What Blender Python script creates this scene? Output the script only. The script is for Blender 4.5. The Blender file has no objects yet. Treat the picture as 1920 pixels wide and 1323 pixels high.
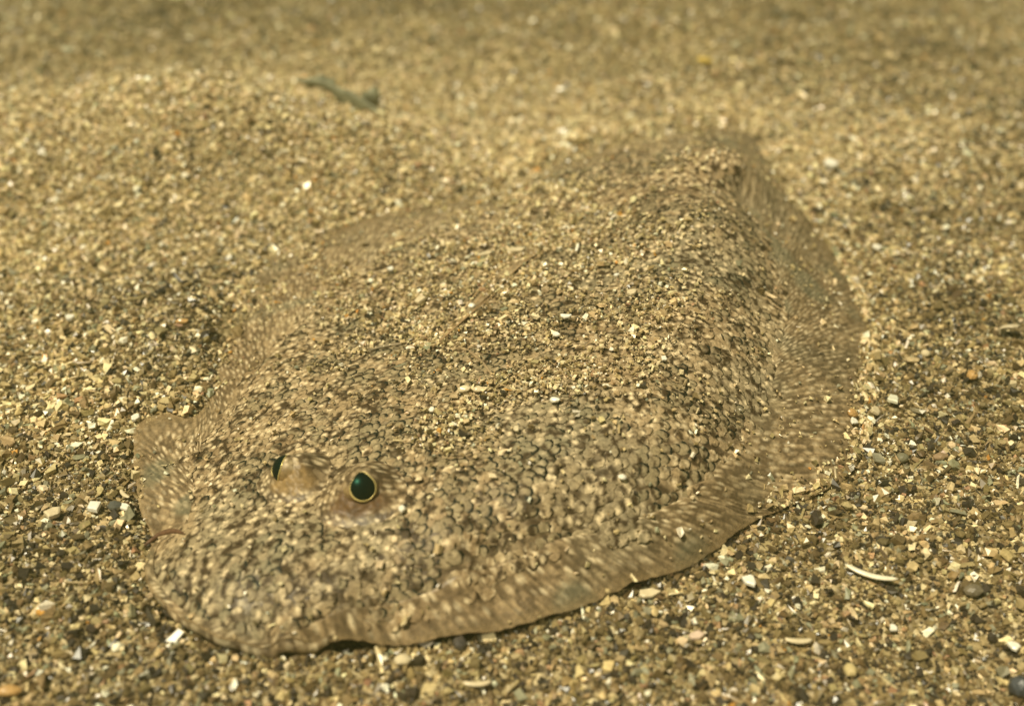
import bpy, math
import numpy as np
from mathutils import Vector, Matrix

scene = bpy.context.scene
R = math.radians
rng = np.random.default_rng(7)

# ------------------------------------------------------------------ camera
CAM_H, PITCH, HFOV = 0.22, R(33), R(46)
cam_data = bpy.data.cameras.new('camera')
cam = bpy.data.objects.new('camera', cam_data)
scene.collection.objects.link(cam)
scene.camera = cam
cam.location = (0, 0, CAM_H)
cam.rotation_euler = (math.pi / 2 - PITCH, 0, 0)
cam_data.sensor_width = 36
cam_data.angle = HFOV
cam_data.clip_start = 0.01
cam_data.clip_end = 200
cam_data.dof.use_dof = True
cam_data.dof.focus_distance = 0.345
cam_data.dof.aperture_fstop = 7.4
cam_data.dof.aperture_blades = 7
FPX = 960 / math.tan(HFOV / 2)


def at(px, py, z=0.0):
    """World point at height z seen at pixel (px, py) of the 1920 x 1323 photograph."""
    dx, dz = (px - 960) / FPX, (661.5 - py) / FPX
    y = math.cos(PITCH) + dz * math.sin(PITCH)
    d = -math.sin(PITCH) + dz * math.cos(PITCH)
    t = (z - CAM_H) / d
    return np.array([dx * t, y * t, z])


# ------------------------------------------------------------------ light
SUN_EL, SUN_AZ = R(64), R(-126)          # azimuth from +Y (ahead of the camera) towards +X
world = bpy.data.worlds.new('World')
scene.world = world
world.use_nodes = True
nt = world.node_tree
nt.nodes.clear()
wo = nt.nodes.new('ShaderNodeOutputWorld')
bg = nt.nodes.new('ShaderNodeBackground')
sky = nt.nodes.new('ShaderNodeTexSky')
sky.sky_type = 'NISHITA'
sky.sun_disc = False
sky.sun_elevation = SUN_EL
sky.sun_rotation = SUN_AZ
tint = nt.nodes.new('ShaderNodeMix')
tint.data_type = 'RGBA'
tint.blend_type = 'MULTIPLY'
tint.inputs[0].default_value = 1.0
tint.inputs[7].default_value = (1.0, 0.80, 0.42, 1)      # daylight filtered by green-yellow water
nt.links.new(sky.outputs[0], tint.inputs[6])
nt.links.new(tint.outputs[2], bg.inputs[0])
bg.inputs[1].default_value = 0.07
nt.links.new(bg.outputs[0], wo.inputs[0])

sd = bpy.data.lights.new('sun', 'SUN')
sun = bpy.data.objects.new('sun', sd)
scene.collection.objects.link(sun)
sd.energy = 5.0
sd.angle = R(3)
sd.color = (1.0, 0.905, 0.66)
sdir = Vector((math.sin(SUN_AZ) * math.cos(SUN_EL), math.cos(SUN_AZ) * math.cos(SUN_EL), math.sin(SUN_EL)))
sun.rotation_euler = sdir.to_track_quat('Z', 'Y').to_euler()
sun.location = (0, 0, 2)

vs = scene.view_settings
vs.view_transform = 'Standard'
vs.look = 'None'
vs.exposure = 0.26
vs.gamma = 1.0
vs.use_curve_mapping = False
scene.cycles.max_bounces = 5
scene.cycles.diffuse_bounces = 3
scene.cycles.volume_bounces = 1
scene.cycles.transparent_max_bounces = 8


# ------------------------------------------------------------------ helpers
def h2(ix, iy, seed):
    n = (ix.astype(np.int64) * 374761393 + iy.astype(np.int64) * 668265263 + seed * 974634777) & 0xFFFFFFFF
    n = ((n ^ (n >> 13)) * 1274126177) & 0xFFFFFFFF
    n = (n ^ (n >> 16)) & 0xFFFFFFFF
    return n / 4294967295.0


def vnoise(x, y, freq, seed=0):
    """Smooth lattice noise, about -1..1."""
    x = np.asarray(x, float) * freq
    y = np.asarray(y, float) * freq
    ix, iy = np.floor(x), np.floor(y)
    fx, fy = x - ix, y - iy
    fx = fx * fx * (3 - 2 * fx)
    fy = fy * fy * (3 - 2 * fy)
    a = h2(ix, iy, seed); b = h2(ix + 1, iy, seed)
    c = h2(ix, iy + 1, seed); d = h2(ix + 1, iy + 1, seed)
    return 2 * ((a * (1 - fx) + b * fx) * (1 - fy) + (c * (1 - fx) + d * fx) * fy) - 1


def fbm(x, y, freq, octv=3, seed=0):
    s, amp, tot = 0, 1.0, 0
    for k in range(octv):
        s = s + amp * vnoise(x + 3.7 * k, y - 1.9 * k, freq * 2 ** k, seed + k)
        tot += amp
        amp *= 0.5
    return s / tot


def worley(u, v, seed=0, jit=.8):
    """Distance to the nearest jittered cell centre (cell size 1) and that cell's random number."""
    u = np.asarray(u, float); v = np.asarray(v, float)
    iu, iv = np.floor(u), np.floor(v)
    best = np.full(u.shape, 9.0); rid = np.zeros(u.shape)
    for a in (-1, 0, 1):
        for b in (-1, 0, 1):
            cu, cv = iu + a, iv + b
            x = cu + .5 + jit * (h2(cu, cv, seed) - .5) + .5 * (np.mod(cv, 2) - .5)
            y = cv + .5 + jit * (h2(cu, cv, seed + 1) - .5)
            d = np.hypot(u - x, v - y)
            m = d < best
            best = np.where(m, d, best); rid = np.where(m, h2(cu, cv, seed + 2), rid)
    return best, rid


def sstep(a, b, x):
    t = np.clip((x - a) / (b - a), 0, 1)
    return t * t * (3 - 2 * t)


def tag(o, label=None, cat=None, group=None, kind=None):
    if label: o['label'] = label
    if cat: o['category'] = cat
    if group: o['group'] = group
    if kind: o['kind'] = kind
    return o


def link(o, parent=None):
    scene.collection.objects.link(o)
    if parent is not None:
        o.parent = parent
    return o


def mesh_obj(name, V, F, mat, parent=None, smooth=True, colors=None, uv=None, alpha=None):
    """V (n,3); F an (m,k) array or a list of tuples. Linked as one object."""
    me = bpy.data.meshes.new(name)
    V = np.asarray(V, np.float32)
    if isinstance(F, np.ndarray):
        m, k = F.shape
        me.vertices.add(len(V))
        me.vertices.foreach_set('co', V.ravel())
        me.loops.add(m * k)
        me.loops.foreach_set('vertex_index', F.astype(np.int32).ravel())
        me.polygons.add(m)
        me.polygons.foreach_set('loop_start', np.arange(0, m * k, k, dtype=np.int32))
        me.update(calc_edges=True)
    else:
        me.from_pydata([tuple(map(float, v)) for v in V], [], [tuple(map(int, f)) for f in F])
        me.update()
    me.polygons.foreach_set('use_smooth', np.full(len(me.polygons), smooth, dtype=bool))
    if colors is not None:
        ca = me.color_attributes.new('pigment', 'FLOAT_COLOR', 'POINT')
        c4 = np.ones((len(V), 4), np.float32)
        c4[:, :3] = np.clip(colors, 0, 1)
        if alpha is not None: c4[:, 3] = alpha
        ca.data.foreach_set('color', c4.ravel())
    if uv is not None:
        ul = me.uv_layers.new(name='flow')
        li = np.empty(len(me.loops), np.int32)
        me.loops.foreach_get('vertex_index', li)
        ul.data.foreach_set('uv', np.asarray(uv, np.float32)[li].ravel())
    me.materials.append(mat)
    me.update()
    o = bpy.data.objects.new(name, me)
    link(o, parent)
    return o


def grid_faces(n, m, wrap=False):
    """Quads of an n x m vertex grid (row-major, m wide). wrap closes the m direction."""
    i = np.arange(n - 1)[:, None]
    j = np.arange(m if wrap else m - 1)[None, :]
    a = i * m + j
    b = i * m + (j + 1) % m
    return np.stack([a, b, b + m, a + m], -1).reshape(-1, 4)


# ------------------------------------------------------------------ materials
def nmat(name):
    m = bpy.data.materials.new(name)
    m.use_nodes = True
    nt = m.node_tree
    b = nt.nodes['Principled BSDF']
    return m, nt, b


def pigment_mat(name, rough, spec, noise_scale, noise_amt, bump=0.0, bump_scale=900, coat=0.0, trans=0.0, sss=0.0):
    m, nt, b = nmat(name)
    a = nt.nodes.new('ShaderNodeAttribute'); a.attribute_name = 'pigment'
    tc = nt.nodes.new('ShaderNodeTexCoord')
    n = nt.nodes.new('ShaderNodeTexNoise')
    n.inputs['Scale'].default_value = noise_scale
    n.inputs['Detail'].default_value = 3
    nt.links.new(tc.outputs['Object'], n.inputs['Vector'])
    mr = nt.nodes.new('ShaderNodeMapRange')
    mr.inputs[1].default_value = 0.3; mr.inputs[2].default_value = 0.7
    mr.inputs[3].default_value = 1 - noise_amt; mr.inputs[4].default_value = 1 + noise_amt
    nt.links.new(n.outputs[0], mr.inputs[0])
    mx = nt.nodes.new('ShaderNodeVectorMath'); mx.operation = 'SCALE'
    nt.links.new(a.outputs['Color'], mx.inputs[0])
    nt.links.new(mr.outputs[0], mx.inputs['Scale'])
    nt.links.new(mx.outputs[0], b.inputs['Base Color'])
    b.inputs['Roughness'].default_value = rough
    b.inputs['Specular IOR Level'].default_value = spec
    b.inputs['Coat Weight'].default_value = coat
    b.inputs['Coat Roughness'].default_value = 0.25
    if sss:
        b.inputs['Subsurface Weight'].default_value = sss
        b.inputs['Subsurface Radius'].default_value = (0.002, 0.0012, 0.0006)
        b.inputs['Subsurface Scale'].default_value = 0.5
    if bump:
        n2 = nt.nodes.new('ShaderNodeTexNoise')
        n2.inputs['Scale'].default_value = bump_scale
        n2.inputs['Detail'].default_value = 2
        nt.links.new(tc.outputs['Object'], n2.inputs['Vector'])
        bp = nt.nodes.new('ShaderNodeBump')
        bp.inputs['Strength'].default_value = bump
        bp.inputs['Distance'].default_value = 0.0004
        nt.links.new(n2.outputs[0], bp.inputs['Height'])
        nt.links.new(bp.outputs[0], b.inputs['Normal'])
    return m


M_grain = pigment_mat('sand_grain', 0.33, 0.6, 1400, 0.22)
M_scale = pigment_mat('fish_scale', 0.55, 0.22, 1500, 0.28, bump=0.4, bump_scale=1500)
M_skin = pigment_mat('fish_skin', 0.5, 0.4, 700, 0.3, bump=0.5, bump_scale=900)
M_fin = pigment_mat('fin_membrane', 0.45, 0.35, 900, 0.25, bump=0.4, bump_scale=1100)
_n = M_fin.node_tree
_n.links.new([q for q in _n.nodes if q.type == 'ATTRIBUTE'][0].outputs['Alpha'], _n.nodes['Principled BSDF'].inputs['Alpha'])
M_shell = pigment_mat('shell', 0.30, 0.6, 900, 0.12, bump=0.25, bump_scale=700)
M_weed = pigment_mat('seaweed', 0.5, 0.4, 300, 0.25)


def sand_mat():
    m, nt, b = nmat('sea_bed_sand')
    tc = nt.nodes.new('ShaderNodeTexCoord')
    v = nt.nodes.new('ShaderNodeTexVoronoi')
    v.inputs['Scale'].default_value = 620
    nt.links.new(tc.outputs['Object'], v.inputs['Vector'])
    cr = nt.nodes.new('ShaderNodeValToRGB')
    e = cr.color_ramp.elements
    e[0].position = 0.0; e[0].color = (0.09, 0.065, 0.03, 1)
    e[1].position = 1.0; e[1].color = (0.62, 0.50, 0.28, 1)
    for p, c in ((0.3, (0.17, 0.125, 0.055, 1)), (0.6, (0.28, 0.21, 0.10, 1)), (0.85, (0.42, 0.33, 0.17, 1))):
        k = cr.color_ramp.elements.new(p); k.color = c
    sep = nt.nodes.new('ShaderNodeSeparateColor')
    nt.links.new(v.outputs['Color'], sep.inputs[0])
    nt.links.new(sep.outputs[0], cr.inputs[0])
    nt.links.new(cr.outputs[0], b.inputs['Base Color'])
    bp = nt.nodes.new('ShaderNodeBump')
    bp.invert = True
    bp.inputs['Strength'].default_value = 0.9
    bp.inputs['Distance'].default_value = 0.001
    nt.links.new(v.outputs['Distance'], bp.inputs['Height'])
    nt.links.new(bp.outputs[0], b.inputs['Normal'])
    b.inputs['Roughness'].default_value = 0.6
    return m


M_bed = sand_mat()

# ------------------------------------------------------------------ the fish's outline
# (outer px, outer py, outer z, inner px, inner py, inner z, dx, dy) walking clockwise in plan; mm heights
MM = 0.001
LOOP = [
    (285, 1020, 5, 292, 1018, 6), (270, 1060, 4.5, 280, 1058, 6), (288, 1115, 4, 298, 1108, 6), (350, 1168, 4, 358, 1158, 6),
    (425, 1203, 4, 432, 1190, 6), (515, 1214, 4, 520, 1197, 7),
    # near-side fringe
    (600, 1214, 3.2, 600, 1188, 7), (720, 1206, 3.2, 715, 1150, 9), (850, 1192, 3.2, 830, 1112, 11), (960, 1176, 3.2, 920, 1075, 12),
    (1060, 1147, 3.2, 1010, 1038, 13), (1160, 1108, 3.2, 1100, 1008, 13), (1260, 1072, 3, 1185, 982, 13), (1340, 1036, 1.8, 1250, 952, 13),
    (1400, 990, 1.8, 1300, 922, 13), (1450, 962, 1.8, 1340, 892, 13), (1515, 938, 1.8, 1370, 858, 13), (1578, 905, 1.8, 1395, 815, 13),
    (1612, 862, 1.8, 1420, 770, 13), (1637, 790, 1.8, 1440, 722, 13), (1642, 700, 1.8, 1455, 660, 14), (1640, 620, 1.8, 1465, 600, 14),
    (1612, 540, 1.8, 1460, 540, 15), (1560, 470, 1.8, 1440, 480, 16), (1500, 390, 4, 1415, 410, 17), (1452, 325, 6, 1385, 350, 19),
    # behind the rear hump
    (1420, 285, 6, 1370, 310, 17, 0.004, 0.012), (1330, 290, 0, 1330, 300, 12, 0.020, 0.030), (1215, 310, 0, 1240, 300, 12, 0.010, 0.032),
    (1120, 325, 1, 1150, 318, 12, 0, 0.022), (1010, 345, 4, 1050, 345, 17, 0, 0.010),
    # far-side fringe
    (890, 372, 6, 935, 395, 15), (760, 392, 6, 820, 437, 14), (650, 420, 6, 720, 477, 13), (560, 450, 6, 650, 520, 12),
    (480, 500, 6, 600, 570, 12), (430, 560, 6, 560, 612, 12), (400, 620, 5, 510, 660, 11), (390, 690, 5, 470, 710, 11),
    (392, 745, 5, 440, 762, 10), (365, 782, 5, 412, 802, 10), (310, 776, 5, 388, 818, 9), (258, 795, 5, 372, 842, 9),
    (250, 850, 5, 362, 878, 9), (256, 910, 5, 357, 920, 9), (264, 960, 5, 350, 962, 9), (283, 995, 5, 320, 1000, 8),
]
def lift(px, py):
    return 1 + .62 * max(0.0, min(1.0, (px * .55 - (py - 1323) * .85 - 650) / 850.0)) ** 1.3


OUT = np.array([at(r[0], r[1], r[2] * MM) + np.array([*(r[6:8] if len(r) > 6 else (0, 0)), 0]) for r in LOOP])
INN = np.array([at(r[3], r[4], r[5] * MM * lift(r[3], r[4])) + np.array([*(r[6:8] if len(r) > 6 else (0, 0)), 0]) * 0.6 for r in LOOP])
BODY_Z = [  # surface heights inside the outline, mm
    (360, 1060, 11), (450, 1000, 15), (420, 900, 13), (500, 1120, 12.5), (640, 1120, 14), (620, 1030, 18), (540, 960, 17.5),
    (480, 800, 14.5), (600, 800, 18), (700, 860, 21), (760, 960, 21), (850, 1040, 18), (800, 780, 22.5), (650, 720, 18), (560, 700, 15),
    (950, 850, 24), (1000, 960, 20.5), (1100, 880, 22), (1200, 900, 18.5), (1100, 760, 24.5), (1300, 780, 20), (1350, 640, 20.5),
    (1000, 690, 23.5), (850, 660, 20.5), (800, 560, 18), (900, 480, 18), (1000, 560, 21), (1200, 640, 24), (1150, 500, 22),
    (1300, 520, 23.5), (1040, 430, 18.5), (1200, 400, 23), (1330, 400, 25), (1200, 322, 22), (1285, 284, 24), (1385, 325, 22),
    (1400, 540, 18.5), (730, 600, 15.5), (1120, 360, 20),
]
CTRL = np.vstack([OUT[::1], INN, np.array([at(a, b, c * MM * lift(a, b)) for a, b, c in BODY_Z])])


def tps_fit(P, lam=2e-6):
    n = len(P)
    X = P[:, :2] * 10
    d = np.linalg.norm(X[:, None] - X[None], axis=2)
    K = np.where(d > 1e-9, d * d * np.log(d + 1e-12), 0) + np.eye(n) * lam * 100
    A = np.zeros((n + 3, n + 3))
    A[:n, :n] = K
    A[:n, n] = 1; A[:n, n + 1:] = X
    A[n, :n] = 1; A[n + 1:, :n] = X.T
    w = np.linalg.solve(A, np.concatenate([P[:, 2], np.zeros(3)]))
    return X, w


TX, TW = tps_fit(CTRL)


def fish_h(x, y):
    """Height of the fish's upper surface."""
    x = np.atleast_1d(np.asarray(x, float)); y = np.atleast_1d(np.asarray(y, float))
    shp = x.shape
    Q = np.stack([x.ravel(), y.ravel()], 1) * 10
    out = np.empty(len(Q))
    for s in range(0, len(Q), 20000):
        q = Q[s:s + 20000]
        d = np.linalg.norm(q[:, None] - TX[None], axis=2)
        out[s:s + 20000] = np.where(d > 1e-9, d * d * np.log(d + 1e-12), 0) @ TW[:-3] + TW[-3] + q @ TW[-2:]
    return out.reshape(shp)


def fish_n(x, y, e=0.0015):
    zx = (fish_h(x + e, y) - fish_h(x - e, y)) / (2 * e)
    zy = (fish_h(x, y + e) - fish_h(x, y - e)) / (2 * e)
    n = np.stack([-zx, -zy, np.ones_like(zx)], -1)
    return n / np.linalg.norm(n, axis=-1, keepdims=True)


def catmull(P, per, closed=True):
    P = np.asarray(P); n = len(P); out = []
    for i in range(n if closed else n - 1):
        p0, p1, p2, p3 = P[(i - 1) % n], P[i], P[(i + 1) % n], P[(i + 2) % n]
        if not closed:
            if i == 0: p0 = p1
            if i == n - 2: p3 = p2
        t = np.linspace(0, 1, per, endpoint=False)[:, None]
        out.append(0.5 * ((2 * p1) + (-p0 + p2) * t + (2 * p0 - 5 * p1 + 4 * p2 - p3) * t ** 2 + (-p0 + 3 * p1 - 3 * p2 + p3) * t ** 3))
    if not closed:
        out.append(P[-1:])
    return np.vstack(out)


PER = 16
OUTC, INNC = catmull(OUT, PER), catmull(INN, PER)


def inside(poly, x, y):
    x = np.asarray(x); y = np.asarray(y)
    r = np.zeros(x.shape, bool)
    px, py = poly[:, 0], poly[:, 1]
    for i in range(len(poly)):
        j = i - 1
        c = ((py[i] > y) != (py[j] > y)) & (x < (px[j] - px[i]) * (y - py[i]) / (py[j] - py[i] + 1e-15) + px[i])
        r ^= c
    return r


def edge_dist(poly, x, y):
    x = np.asarray(x, float); y = np.asarray(y, float)
    Q = np.stack([x.ravel(), y.ravel()], 1)
    A = poly[:, :2]; B = np.roll(A, -1, 0)
    best = np.full(len(Q), 9.0)
    for a, b in zip(A, B):
        ab = b - a
        t = np.clip(((Q - a) @ ab) / (ab @ ab + 1e-15), 0, 1)
        best = np.minimum(best, np.linalg.norm(Q - a - t[:, None] * ab, axis=1))
    return best.reshape(x.shape)


HEAD = at(330, 1000, .010)
TAILP = at(1300, 290, .026)
AX = (TAILP - HEAD)[:2]; AX /= np.linalg.norm(AX)
AC = np.array([-AX[1], AX[0]])          # across, towards the far side
SP0, SP1 = at(470, 960, 0)[:2], at(1240, 420, 0)[:2]

# ------------------------------------------------------------------ the sea bed
def bump2(x, y, c, sx, sy, h, rot=0.0):
    dx, dy = x - c[0], y - c[1]
    u = dx * math.cos(rot) + dy * math.sin(rot)
    v = -dx * math.sin(rot) + dy * math.cos(rot)
    return h * np.exp(-(u / sx) ** 2 - (v / sy) ** 2)


OUT_S, INN_S = OUTC[::6], INNC[::6]
MOUNDS = [
    (at(385, 215, .024), .088, .050, .029, 0.0), (at(60, 250, .008), .09, .06, .014, 0.2), (at(560, 330, .008), .05, .03, .005, 0.1),
    (at(1530, 300, .006), .07, .05, .010, 0.3), (at(820, 335, .008), .09, .03, .006, 0.0), (at(330, 640, .004), .035, .05, .007, 0.3),
    (at(1750, 620, 0), .05, .06, .004, 0.4), (at(110, 1060, 0), .06, .03, .004, 0.2), (at(1700, 1180, 0), .05, .02, -.007, 0.0),
    (at(1930, 1290, 0), .025, .02, -.010, 0.0), (at(580, 1330, 0), .02, .010, -.005, 0.5), (at(950, 1260, 0), .018, .008, -.006, -0.5),
    (at(1250, 1150, 0), .05, .015, .003, 0.3),
]


def bed_h(x, y):
    x = np.asarray(x, float); y = np.asarray(y, float)
    z = 0.0035 * fbm(x, y, 9, 2, 11) + 0.0022 * fbm(x, y, 38, 2, 23) + 0.0011 * fbm(x, y, 120, 2, 31)
    for c, sx, sy, h, r in MOUNDS:
        z = z + bump2(x, y, c, sx, sy, h, r)
    # the bottom drops away far off to the right, shaped to darken that corner
    z = z - 0.05 * sstep(0.62, 1.3, y + 0.35 * x - 0.02) * sstep(-0.3, 0.3, x)
    z = z - 0.055 * sstep(0.58, 1.35, y)
    return z


def bed_surface(x, y, d_out, ins):
    """Sea bed including the hollow the fish lies in; d_out distance to the fish's outline."""
    z = bed_h(x, y)
    s = np.where(ins, -d_out, d_out)
    far = sstep(-.02, .05, (x - SP0[0]) * AC[0] + (y - SP0[1]) * AC[1]) * sstep(-.01, .05, (x - SP0[0]) * AX[0] + (y - SP0[1]) * AX[1])      # sand lies higher along the far side
    flat = 0.0008 + .0034 * far + (0.25 + .5 * far) * z
    w = sstep(0.022, 0.0, s)
    z = z * (1 - w) + flat * w
    ridge = np.exp(-((s - .007) / .006) ** 2) * np.clip(.5 + 1.2 * fbm(x, y, 45, 2, 51), 0, 1.3) * .0024
    return z + ridge * (~ins) - sstep(0.003, -0.008, s) * 0.004


def axis(knots):
    out = []
    for (a, b, st) in knots:
        out += list(np.arange(a, b, st))
    out.append(knots[-1][1])
    return np.array(out)


gx = axis([(-30, -4, 2), (-4, -1, .25), (-1, -.45, .02), (-.45, .45, .0022), (.45, 1, .02), (1, 4, .25), (4, 30, 2)])
gy = axis([(-4, -1, .5), (-1, .08, .03), (.08, .62, .0022), (.62, 1.0, .006), (1.0, 2.5, .05), (2.5, 6, .25), (6, 40, 2)])
GX, GY = np.meshgrid(gx, gy)
near = (abs(GX) < .3) & (GY > .1) & (GY < .65)
DD = np.full(GX.shape, 1.0); II = np.zeros(GX.shape, bool)
DD[near] = edge_dist(OUT_S, GX[near], GY[near]); II[near] = inside(OUT_S, GX[near], GY[near])
GZ = bed_surface(GX, GY, DD, II)
fade = sstep(2.0, 1.0, np.maximum(abs(GX), GY))
GZ = np.where(fade > 0, GZ, -0.14 + 0 * GZ) * fade + (1 - fade) * -0.14
bed = mesh_obj('sea_bed', np.stack([GX, GY, GZ], -1).reshape(-1, 3), grid_faces(*GX.shape), M_bed)
tag(bed, 'pale coarse sandy sea bed rising in low mounds around the fish', 'sea bed', kind='structure')


def bed_at(x, y):
    x = np.asarray(x, float); y = np.asarray(y, float)
    d = np.full(x.shape, 1.0); i = np.zeros(x.shape, bool)
    m = (abs(x) < .3) & (y > .1) & (y < .65)
    d[m] = edge_dist(OUT_S, x[m], y[m]); i[m] = inside(OUT_S, x[m], y[m])
    return bed_surface(x, y, d, i), d, i


# ------------------------------------------------------------------ grains
CUBE_V = np.array([[x, y, z] for z in (-1, 1) for y in (-1, 1) for x in (-1, 1)], float)
CUBE_F = np.array([[0, 2, 3, 1], [4, 5, 7, 6], [0, 1, 5, 4], [2, 6, 7, 3], [0, 4, 6, 2], [1, 3, 7, 5]])


def ico():
    t = (1 + 5 ** .5) / 2
    v = np.array([[-1, t, 0], [1, t, 0], [-1, -t, 0], [1, -t, 0], [0, -1, t], [0, 1, t], [0, -1, -t], [0, 1, -t],
                  [t, 0, -1], [t, 0, 1], [-t, 0, -1], [-t, 0, 1]], float)
    v /= np.linalg.norm(v[0])
    f = np.array([[0, 11, 5], [0, 5, 1], [0, 1, 7], [0, 7, 10], [0, 10, 11], [1, 5, 9], [5, 11, 4], [11, 10, 2], [10, 7, 6], [7, 1, 8],
                  [3, 9, 4], [3, 4, 2], [3, 2, 6], [3, 6, 8], [3, 8, 9], [4, 9, 5], [2, 4, 11], [6, 2, 10], [8, 6, 7], [9, 8, 1]])
    return v, f


ICO_V, ICO_F = ico()

PAL = np.array([[.78, .64, .38], [.56, .43, .22], [.38, .285, .140], [.25, .18, .08], [.135, .095, .042], [.045, .035, .022],
                [.86, .80, .62], [.55, .27, .06], [.27, .26, .165], [.40, .24, .13]])


def grain_cols(n, w):
    w = np.array(w, float); w /= w.sum()
    c = PAL[rng.choice(len(PAL), n, p=w)]
    return c * rng.uniform(.78, 1.18, (n, 1)) * rng.uniform(.95, 1.05, (n, 3))


def rand_rot(n, flat):
    """Random rotations; flat 0..1 keeps the grain's z axis nearer to vertical."""
    ax = rng.normal(size=(n, 3))
    ax /= np.linalg.norm(ax, axis=1, keepdims=True)
    q1 = rng.uniform(0, 2 * np.pi, n)
    tilt = np.abs(rng.normal(0, 1, n)) * (1 - flat) * 1.2
    td = rng.uniform(0, 2 * np.pi, n)
    def rod(k, a):
        K = np.zeros((n, 3, 3))
        K[:, 0, 1] = -k[:, 2]; K[:, 0, 2] = k[:, 1]; K[:, 1, 0] = k[:, 2]
        K[:, 1, 2] = -k[:, 0]; K[:, 2, 0] = -k[:, 1]; K[:, 2, 1] = k[:, 0]
        s, c = np.sin(a)[:, None, None], np.cos(a)[:, None, None]
        return np.eye(3)[None] + s * K + (1 - c) * (K @ K)
    Z = np.zeros((n, 3)); Z[:, 2] = 1
    T = np.stack([np.cos(td), np.sin(td), np.zeros(n)], 1)
    return rod(T, tilt) @ rod(Z, q1)


def grains(P, size, col, bases, flat=0.45, normals=None):
    """Mesh arrays for one grain at each point P with diameter size."""
    BV, BF = bases
    n, k = len(P), len(BV)
    v = BV[None] * 0.5 * (0.62 if k == 8 else 1.0)
    v = v + rng.uniform(-.2, .2, (n, k, 3)) * (1.0 if k == 8 else .8)
    asp = np.stack([rng.uniform(.75, 1.45, n), rng.uniform(.5, 1.0, n), rng.uniform(.35, .9, n)], 1)
    sl = rng.random(n) < .06
    asp[sl] = np.stack([rng.uniform(1.6, 2.4, sl.sum()), rng.uniform(.28, .45, sl.sum()), rng.uniform(.15, .3, sl.sum())], 1)
    v = v * asp[:, None, :]
    v[:, :, 2] += np.where(sl, 1, .25)[:, None] * .18 * v[:, :, 0] ** 2          # slivers bend
    v = v * size[:, None, None]
    v = np.einsum('nij,nkj->nki', rand_rot(n, flat), v)
    if normals is not None:
        zx = normals
        t = np.cross(zx, np.array([0, 1.0, 0])); t /= np.linalg.norm(t, axis=1, keepdims=True)
        b = np.cross(zx, t)
        M = np.stack([t, -b, zx], -1)
        v = np.einsum('nij,nkj->nki', M, v)
    V = (v + P[:, None, :]).reshape(-1, 3)
    F = (BF[None] + (np.arange(n) * k)[:, None, None]).reshape(-1, BF.shape[1])
    C = np.repeat(col, k, 0) * rng.uniform(.9, 1.1, (n * k, 1))
    return V, F, C


def in_view(x, y, m=1.38, ztest=0.0):
    c, s = math.cos(PITCH), math.sin(PITCH)
    z = ztest - CAM_H
    f = y * c - z * s
    u = y * s + z * c
    return (f > .02) & (abs(x / f * FPX) < 960 * m + 60) & (u / f * FPX > -662 * m - 60)


def scatter(n, y0, y1, hw):
    return rng.uniform(-hw, hw, n), rng.uniform(y0, y1, n)


W_SAND = [8, 13, 19, 21, 21, 14, 2.8, .15, 6, 1]


def sand_layer(x, y, size, bases, flat, zlo, zhi):
    z, d, ins = bed_at(x, y)
    keep = ~(ins & (d > .012))
    bury = ins & (d > .003)
    keep &= ~bury | (rng.random(len(x)) < .15)
    keep &= in_view(x, y, ztest=z)
    x, y, z, size = x[keep], y[keep], z[keep], size[keep]
    P = np.stack([x, y, z + size * rng.uniform(zlo, zhi, len(x))], 1)
    col = grain_cols(len(x), W_SAND)
    patch = fbm(x, y, 26, 3, 77)
    dark = sstep(.1, .55, patch)[:, None]
    col = col * (1 - .40 * dark)
    lit_band = bump2(x, y, at(430, 260, 0), .15, .11, 1.0) + .6 * bump2(x, y, at(1500, 290, 0), .07, .07, 1.0) + .8 * bump2(x, y, at(850, 230, 0), .16, .14, 1.0) + .6 * bump2(x, y, at(120, 420, 0), .08, .10, 1.0)
    lit_band = np.clip(lit_band + .35 * fbm(x, y, 30, 2, 95), 0, 1)
    sw = rng.random(len(x)) < .92 * lit_band            # paler grains: the brighter light of the upper band, painted in
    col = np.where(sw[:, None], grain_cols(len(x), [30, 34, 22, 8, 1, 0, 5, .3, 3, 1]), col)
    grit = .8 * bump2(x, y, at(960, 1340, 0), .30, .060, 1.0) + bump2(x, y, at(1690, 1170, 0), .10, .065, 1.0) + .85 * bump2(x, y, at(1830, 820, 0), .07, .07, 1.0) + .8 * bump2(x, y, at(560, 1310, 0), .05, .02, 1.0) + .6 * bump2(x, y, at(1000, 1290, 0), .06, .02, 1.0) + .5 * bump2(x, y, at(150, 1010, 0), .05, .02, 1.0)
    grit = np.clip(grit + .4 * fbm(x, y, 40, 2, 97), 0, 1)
    sw = rng.random(len(x)) < .72 * grit             # grit weight: light falling off low and right, painted as darker grains
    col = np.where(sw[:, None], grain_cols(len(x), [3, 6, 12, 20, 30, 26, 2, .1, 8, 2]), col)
    pale = sstep(.05, .5, fbm(x, y, 20, 2, 91))[:, None]
    col = col * (1 + .15 * pale)
    return grains(P, size, col, bases, flat)


def joinm(parts):
    V, F, C, o = [], [], [], 0
    for v, f, c in parts:
        V.append(v); F.append(f + o); C.append(c); o += len(v)
    return np.vstack(V), np.vstack(F), np.vstack(C)


def lognorm(n, mean, sig, lo, hi):
    return np.clip(mean * np.exp(rng.normal(0, sig, n)), lo, hi)


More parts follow.
